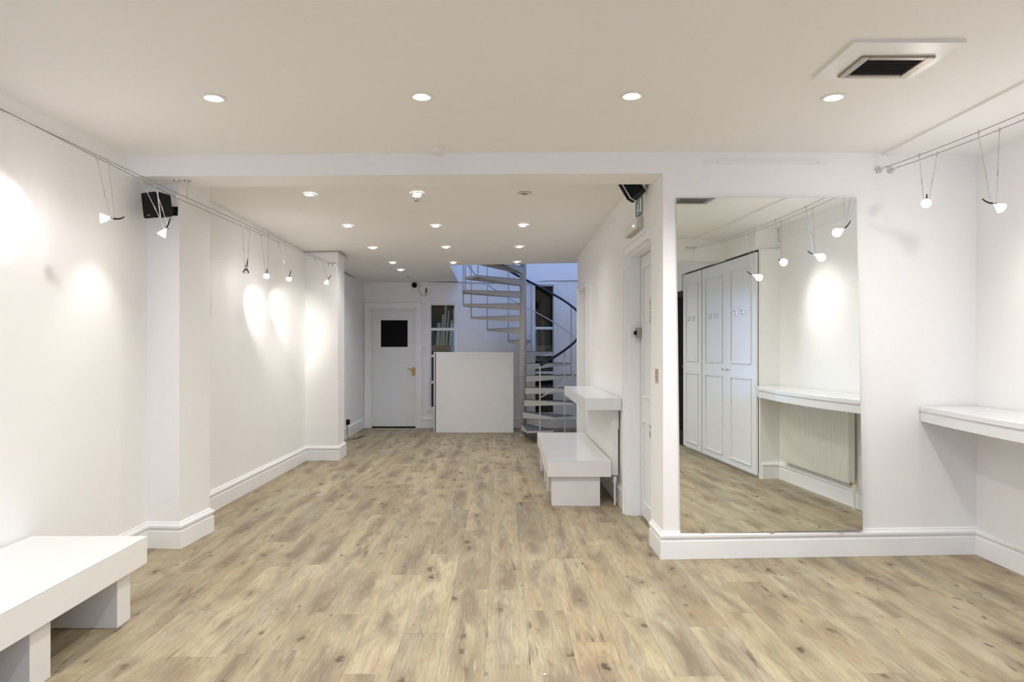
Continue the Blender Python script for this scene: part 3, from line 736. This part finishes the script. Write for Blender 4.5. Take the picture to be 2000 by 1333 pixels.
# ------------------------------------------------------------------ hanging rails (thin strips with screws)
def rail(label, pa, pb, nrm, h=.018, t_=.012, screws=3):
    pa, pb, nrm = Vector(pa), Vector(pb), Vector(nrm)
    t = thing('hanging_rail', label, 'rail', pa)
    bm = bmesh.new(); z = Vector((0,0,h/2)); n_ = nrm*t_
    hexa(bm, [pa-z, pb-z, pb-z+n_, pa-z+n_], [pa+z, pb+z, pb+z+n_, pa+z+n_]); link('strip', bm, M['trim'], t)
    for i in range(screws):
        c = pa.lerp(pb, (i+.12)/(screws-.76)) if screws > 1 else pa.lerp(pb, .3)
        bm = bmesh.new(); lathe(bm, [(0,.003),(.003,.002),(.004,0)], c+n_, nrm, 8); link('screw', bm, M['steel'], t)
    return t
rail('thin white hanging rail above the mirror', (W(1375,318,4.31).x, my(W(1375,318,4.31).x)-.0005, W(1375,318,4.31).z), (W(1620,318,4.345).x, my(W(1620,318,4.345).x)-.0005, W(1620,318,4.345).z), (.05,-1,0), screws=2)
rail('thin white hanging rail high on the front left wall', (-2.353, 1.2, 2.455), (-2.346, 4.05, 2.44), (1,0,0), screws=6)
rail('thin white hanging rail high on the right wall', (3.064, 4.0, 2.44), (3.034, 1.8, 2.44), (-1,0,0), screws=4)
rail('long hanging rail under the ceiling on the left wall behind the column', (-2.343, 5.40, ZB(-2.34,5.4)-.035), (-2.3075, 7.98, ZB(-2.3,8)-.030), (1,0,0), h=.022, screws=5)
a, b_ = W(1200,426,6.03), W(1160,471,7.35)
rail('short hanging rail high on the corridor side wall', (RWX(6.03)-.0005, 6.03, a.z), (RWX(7.35)-.0005, 7.35, b_.z), (-1,0,0), screws=2)
# dark cable run round the top of column and back wall
def wire(name, label, pts, r, m): return tag(link(name, T(pts, r, 6), m), label, 'cable')
wire('cable', 'dark cable under the ceiling along the far left wall and back wall', [(-1.935,8.16,ZB(-1.9,8.2)-.02),(-1.94,8.44,ZB(-1.9,8.4)-.02),(-2.27,8.49,ZB(-2.2,8.5)-.03),(-2.27,9.9,W(674,532,9.9).z),(-2.268,11.37,W(708,550.5,11.37).z),(-2.2,11.39,W(720,551.5,11.39).z),(-1.5,11.39,W(801,550,11.39).z),(-.9,11.39,W(870,551,11.39).z),(-.2,11.39,W(953,553,11.39).z),(.45,11.39,W(1030,553,11.39).z),(.75,11.39,W(1065,549,11.39).z),(1.5,11.39,W(1150,548,11.39).z)], .007, M['cable'])
wire('cable', 'thin dark cable along the wall top and face of the far left column', [(-2.303,8.04,ZB(-2.3,8)-.02),(-2.295,8.065,ZB(-2.3,8)-.012),(-1.93,8.065,ZB(-1.9,8)-.012),(-1.90,8.08,ZB(-1.9,8)-.012),(-1.905,8.46,ZB(-1.9,8.4)-.015)], .005, M['cable'])

# ------------------------------------------------------------------ speakers
def speaker(label, c, rot, s, wall_pt, mcol):
    t = thing('speaker', label, 'speaker', c)
    w, d, h = s; bm = bmesh.new()
    # tapered cabinet: local y points to the listener
    hexa(bm, [(-w*.36,-d*.5,-h*.42),(w*.36,-d*.5,-h*.42),(w*.5,d*.25,-h*.5),(-w*.5,d*.25,-h*.5)], [(-w*.36,-d*.5,h*.42),(w*.36,-d*.5,h*.42),(w*.5,d*.25,h*.5),(-w*.5,d*.25,h*.5)]); bevel(bm, .012, 3)
    def put(bm, name, m, p, sm=False):
        bmesh.ops.transform(bm, matrix=Matrix.Translation(c)@rot, verts=bm.verts); return link(name, bm, m, p, sm)
    put(bm, 'cabinet', M['black'], t)
    bm = bmesh.new(); box(bm, -w*.5, w*.5, d*.25, d*.31, -h*.5, h*.5); bevel(bm, .004, 1); put(bm, 'rim', M['plastic'], t)
    bm = bmesh.new(); hexa(bm, [(-w*.5,d*.31,-h*.5),(w*.5,d*.31,-h*.5),(w*.42,d*.5,-h*.47),(-w*.42,d*.5,-h*.47)], [(-w*.5,d*.31,h*.5),(w*.5,d*.31,h*.5),(w*.42,d*.5,h*.47),(-w*.42,d*.5,h*.47)]); bevel(bm, .010, 3)
    g = put(bm, 'grille', M['black'], t)
    bm = bmesh.new(); box(bm, -.012, .012, d*.5, d*.5+.002, -h*.40, -h*.36); put(bm, 'badge', M['steel'], g)
    back = Vector(c)+rot.to_3x3()@Vector((0, -d*.5, 0))
    link('mount_arm', T([back, back.lerp(Vector(wall_pt), .5), wall_pt], .011, 10), mcol, t)
    bm = bmesh.new(); wp = Vector(wall_pt); link('mount_plate', B((wp.x-.004 if wp.x > 0 else wp.x-.025, wp.x+.004 if wp.x > 0 else wp.x+.025, wp.y-(.02 if wp.x > 0 else 0), wp.y+(.02 if wp.x > 0 else .004), wp.z-.03, wp.z+.03), bev=.002, seg=1), mcol, t)
    return t
c = W(308, 402, 4.37)
speaker('black wall speaker on the left column face', c, Matrix.Rotation(math.radians(158), 4, 'Z')@Matrix.Rotation(math.radians(-8), 4, 'X'), (.125, .15, .165), (-2.16, 4.518, c.z-.005), M['black'])
c = W(1234, 366, 4.80)
speaker('black wall speaker tucked behind the lintel above the exit lamp', c, Matrix.Rotation(math.radians(62), 4, 'Z')@Matrix.Rotation(math.radians(-30), 4, 'X'), (.13, .13, .17), (1.018, 4.72, c.z+.01), M['steel'])

# ------------------------------------------------------------------ exit lamp, signs, stickers
xw = lambda y: RWX(y)-.0006
t = thing('exit_lamp', 'white emergency light box with a cyan lamp above the exit door', 'emergency light', (xw(5.0), 5.0, 2.18))
z0, z1 = 2.185, 2.268
bm = bmesh.new(); box(bm, xw(5)-.045, xw(5), 4.88, 5.34, z0, z1); bevel(bm, .004, 2); link('housing', bm, M['cream'], t)
bm = bmesh.new(); hexa(bm, [(xw(5)-.060,4.90,z0+.006),(xw(5)-.045,4.89,z0+.002),(xw(5)-.045,5.33,z0+.002),(xw(5)-.060,5.32,z0+.006)], [(xw(5)-.055,4.90,z1-.006),(xw(5)-.045,4.89,z1-.002),(xw(5)-.045,5.33,z1-.002),(xw(5)-.055,5.32,z1-.006)]); link('diffuser', bm, M['plastic'], t)
bm = bmesh.new(); bmesh.ops.create_uvsphere(bm, u_segments=12, v_segments=8, radius=.007, matrix=Matrix.Translation((xw(5)-.060, 4.925, z0+.022))); link('indicator', bm, M['led'], t, True)
# green exit sign sheet
t = thing('exit_sign', 'creased green running-figure exit sign above the emergency light', 'sign', (xw(5.0), 5.0, 2.35))
y0, y1, z0, z1 = 4.90, 5.14, 2.292, 2.425
link('sheet', B((xw(5)-.004, xw(5), y0, y1, z0, z1), bev=.001, seg=1), M['green'], t)
X_ = xw(5)-.0055
bx = [(X_,X_+.0012,y0+.015,y0+.065,z0+.02,z0+.115),(X_,X_+.0012,y0+.16,y0+.172,z0+.055,z0+.105),(X_,X_+.0012,y0+.145,y0+.187,z0+.05,z0+.062),(X_,X_+.0012,y0+.15,y0+.180,z0+.025,z0+.035)]
link('pictogram', B(*bx), M['strip'], t)
bm = bmesh.new(); lathe(bm, [(0,0),(.010,0),(.010,.0012),(0,.0012)], (X_, y0+.105, z0+.105), (1,0,0), 12)
tube(bm, [(X_,y0+.105,z0+.092),(X_,y0+.11,z0+.06),(X_,y0+.13,z0+.045),(X_,y0+.135,z0+.02)], .0045, 6); tube(bm, [(X_,y0+.11,z0+.06),(X_,y0+.09,z0+.045),(X_,y0+.075,z0+.03)], .0045, 6); tube(bm, [(X_,y0+.13,z0+.075),(X_,y0+.105,z0+.086),(X_,y0+.085,z0+.07)], .0035, 6)
link('running_figure', bm, M['strip'], t)
# fire sticker on the pier
yc = 4.47; t = thing('fire_sticker', 'small fire notice with a red band on the pier beside the mirror', 'sign', (xw(yc), yc, 1.15))
pz1, pz0 = HC-(720-CY)*yc/FPX, HC-(750-CY)*yc/FPX
link('sheet', B((xw(yc)-.002, xw(yc), 4.41, 4.50, pz0, pz1)), M['cream'], t)
link('red_band', B((xw(yc)-.003, xw(yc)-.002, 4.470, 4.497, pz0+.014, pz0+.034),(xw(yc)-.003, xw(yc)-.002, 4.470, 4.497, pz0+.038, pz1-.008)), M['red'], t)
link('pictogram', B((xw(yc)-.0036, xw(yc)-.003, 4.480, 4.486, pz0+.044, pz1-.03),(xw(yc)-.0036, xw(yc)-.003, 4.477, 4.490, pz0+.019, pz0+.028),(xw(yc)-.0036, xw(yc)-.003, 4.483, 4.492, pz1-.028, pz1-.016)), M['plastic'], t)
link('lettering', B(*[(xw(yc)-.003, xw(yc)-.002, 4.418, 4.418+random.uniform(.02,.045), pz1-.012-i*.0105, pz1-.008-i*.0105) for i in range(8)]), M['ink'], t)
# light switch
p = W(827.5, 685.5, BY); t = thing('light_switch', 'white light switch on the back wall right of the door', 'switch', (p.x, BY, p.z))
link('plate', B((p.x-.043, p.x+.043, BY-.009, BY-.0004, p.z-.043, p.z+.043), bev=.003), M['plastic'], t)
link('rocker', B((p.x-.010, p.x+.010, BY-.013, BY-.009, p.z-.017, p.z+.017), bev=.001, seg=1), M['trim'], t)
# camera on back wall + loose wires
p = W(809.5, 557.5, BY); t = thing('security_camera', 'small round black camera high on the back wall above the door', 'camera', (p.x, BY, p.z))
bm = bmesh.new(); lathe(bm, [(0,0),(.040,0),(.044,.018),(.044,.04)], (p.x, BY-.042, p.z), (0,1,0), 24); link('camera_body', bm, M['black'], t, True)
bm = bmesh.new(); lathe(bm, [(0,-.006),(.012,-.004),(.020,0)], (p.x, BY-.042, p.z), (0,1,0), 16); link('lens', bm, M['blackglass'], t, True)
w_ = [W(*q, BY-.012) for q in ((814,551),(820,557),(818,567),(822,576),(830,578.5),(835,575),(833,566),(833,562))]
link('loose_wire', T(w_, .0035, 6), M['cable'], t)
bm = bmesh.new(); tube(bm, [W(833,564,BY-.014), W(832,570,BY-.014), W(830,575,BY-.014)], [.010,.008,.003], 8); link('connector', bm, M['black'], t)
# plug with lead at the far left wall
yp = 10.1; t = thing('power_adapter', 'black plug and trailing lead at the foot of the far left wall', 'plug', (-2.28, yp, .25))
zp = HC-(824-CY)*yp/FPX; xl = -2.283
link('socket_plate', B((xl, xl+.008, yp-.045, yp+.1, zp-.043, zp+.07), bev=.002, seg=1), M['plastic'], t)
link('plug', B((xl+.008, xl+.055, yp-.03, yp+.035, zp-.045, zp+.03), bev=.006), M['black'], t)
link('lead', T([(xl+.03,yp-.02,zp-.04),(xl+.035,yp-.08,zp-.12),(xl+.05,yp-.15,.10),(xl+.08,yp-.20,.01),(xl+.16,yp-.1,.006),(xl+.22,yp+.25,.006)], .0045, 6), M['black'], t)

# ------------------------------------------------------------------ big white boards leaning at the back
y = 10.74
def board(label, px0, px1, py0, py1, y, th, lean, holes=False):
    a = W(px0, py1, y); b_ = W(px1, py0, y)
    t = thing('white_board', label, 'board', ((a.x+b_.x)/2, y, 0), 'large boards standing before the back wall')
    bm = bmesh.new()
    hexa(bm, [(a.x,y,.0008),(b_.x,y,.0008),(b_.x,y+th,.0008),(a.x,y+th,.0008)], [(a.x,y+lean,b_.z),(b_.x,y+lean,b_.z),(b_.x,y+lean+th,b_.z),(a.x,y+lean+th,b_.z)]); bevel(bm, .002, 1)
    link('sheet', bm, M['board'], t)
    if holes:
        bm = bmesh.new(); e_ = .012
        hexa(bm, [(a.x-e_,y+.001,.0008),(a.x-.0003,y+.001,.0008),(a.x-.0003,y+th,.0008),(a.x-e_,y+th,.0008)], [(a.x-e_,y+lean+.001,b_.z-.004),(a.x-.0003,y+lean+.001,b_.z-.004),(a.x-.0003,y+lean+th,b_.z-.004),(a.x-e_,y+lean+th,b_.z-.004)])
        link('gap_shadow_strip', bm, M['dark'], t)  # added black strip, painting in the shadow gap between the two boards
        for px, py in ((851,786),(1001,785),(1001,831),(851,704),(1001,704)):
            q = W(px, py, y); bm = bmesh.new(); yy = y+lean*(q.z/b_.z); lathe(bm, [(0,-.002),(.004,-.001),(.005,.001)], (q.x, yy, q.z), (0,1,0), 8); link('screw', bm, M['steel'], t)
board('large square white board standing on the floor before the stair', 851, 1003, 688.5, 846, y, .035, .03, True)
board('second white board hidden behind the large square one, showing at its left edge', 846.8, 985, 688, 845, y+.045, .02, .03)

# ------------------------------------------------------------------ paint flakes on the floor
for px, py, sz, lb in ((1064,1318,.016,'largest white paint flake on the floor at the front centre'),(1840,1090,.014,'curled white flake on the floor under the right wall skirting'),(708,1219,.006,'tiny white flake on the floor left of centre'),(943,1059,.006,'tiny white flake on the dark plank mid floor'),(1966,1135,.012,'thin white flake on the floor by the right wall')):
    yy = HC*FPX/(py-CY); xx = (px-CX)*yy/FPX
    bm = bmesh.new(); ring = [bm.verts.new((xx+sz*.5*(1+.35*math.sin(2.3*k+px))*math.cos(k*PI/4), yy+sz*.45*(1+.3*math.cos(1.7*k+py))*math.sin(k*PI/4), .0012)) for k in range(8)]
    top = bm.verts.new((xx, yy, .0034))
    for k in range(8): bm.faces.new((ring[k], ring[(k+1)%8], top))
    bm.faces.new(ring[::-1])
    tag(link('paint_flake', bm, M['plastic']), lb, 'debris', 'paint flakes on the floor')

# ------------------------------------------------------------------ spiral stair
SX, SY, RISE, STEP, R = .348, 10.42, .183, math.radians(24), .93
st = thing('spiral_stair', 'grey steel spiral staircase with navy handrail rising through the ceiling', 'staircase', (SX, SY, 0))
link('pole', T([(SX,SY,0),(SX,SY,4.6)], .05, 28), M['grey'], st, True)
bm = bmesh.new(); lathe(bm, [(.056,0),(.056,.012),(.05,.014)], (SX,SY,0), (0,0,1), 28); link('pole_foot', bm, M['grey'], st)
for zc in (.9, 1.18): 
    bm = bmesh.new(); lathe(bm, [(.051,0),(.0515,.002),(.051,.004)], (SX,SY,zc), (0,0,1), 28); link('pole_joint', bm, M['tread'], st)
def pol(th, r, z): return Vector((SX+r*math.cos(th), SY+r*math.sin(th), z))
th8 = math.radians(79.5)                                # leading edge of tread 8
NT = 17
for n in range(1, NT+1):
    a0 = th8+(n-8)*STEP; a1 = a0+STEP*1.02; z = n*RISE
    bm = bmesh.new(); k = 5; top = []; 
    outer = [pol(a0+(a1-a0)*i/k, R, z) for i in range(k+1)]
    inner = [pol(a1+.55, .052, z), pol(a0-.55, .052, z)]
    loop = outer+inner
    up = [bm.verts.new(p) for p in loop]; dn = [bm.verts.new(p-Vector((0,0,.006))) for p in loop]
    bm.faces.new(up); bm.faces.new(dn[::-1])
    for i in range(len(loop)): bm.faces.new((up[i], dn[i], dn[(i+1)%len(loop)], up[(i+1)%len(loop)]))
    bmesh.ops.recalc_face_normals(bm, faces=bm.faces)
    tr_ = link('tread', bm, M['tread'], st)
    # folded edge plates: deep at the pole, shallow at the tip
    for nm, e0, e1 in (('front_fold', pol(a0-.55,.052,z), pol(a0,R,z)), ('rear_fold', pol(a1+.55,.052,z), pol(a1,R,z))):
        d_ = (e1-e0); nn = Vector((-d_.y, d_.x, 0)).normalized()*.002; nn = nn if nm == 'front_fold' else -nn
        bm = bmesh.new(); q0, q1 = Vector((0,0,.10)), Vector((0,0,.032)); dz = Vector((0,0,.006))
        hexa(bm, [e0-q0, e1-q1, e1-q1+nn*2, e0-q0+nn*2], [e0-dz, e1-dz, e1-dz+nn*2, e0-dz+nn*2]); link(nm, bm, M['grey'], tr_)
    bm = bmesh.new()
    for i in range(k):
        p, q = outer[i], outer[i+1]; dq = Vector((0,0,.032)); dz = Vector((0,0,.006)); pi_, qi_ = pol(a0+(a1-a0)*i/k, R-.004, z), pol(a0+(a1-a0)*(i+1)/k, R-.004, z)
        hexa(bm, [p-dq, q-dq, qi_-dq, pi_-dq], [p-dz, q-dz, qi_-dz, pi_-dz])
    link('tip_fold', bm, M['grey'], tr_)
railz = lambda thd: 1.09+.00850*(thd+77)
def rail_pt(thd, dz=0, r=R-.01): return pol(math.radians(thd), r, railz(thd)+dz)
angs = list(range(-77, 262, 6))
link('handrail', T([rail_pt(a) for a in angs], .019, 12), M['rail'], st, True)
link('mid_rail', T([rail_pt(a, -.455) for a in angs], .0085, 8), M['grey'], st, True)
# balusters
posts = [(-77, 1), (-52, 2)]
for n in range(4, NT): 
    thd = math.degrees(th8+(n-8)*STEP) if n > 7 else math.degrees(th8+(n-8)*STEP)
    posts.append((thd, n))
for thd, n in posts:
    zb = .183*n-.04
    if thd == -77: zb = .18*0+.02
    if thd == -52: zb = .02
    zt = railz(thd)
    if n > 12 and zt > 4.6: zt = 4.6
    if n > 3: zb = (n-1)*RISE-.03
    bm = T([pol(math.radians(thd), R-.01, zb), pol(math.radians(thd), R-.01, zt)], .0095, 10)
    link('baluster', bm, M['grey'], st)
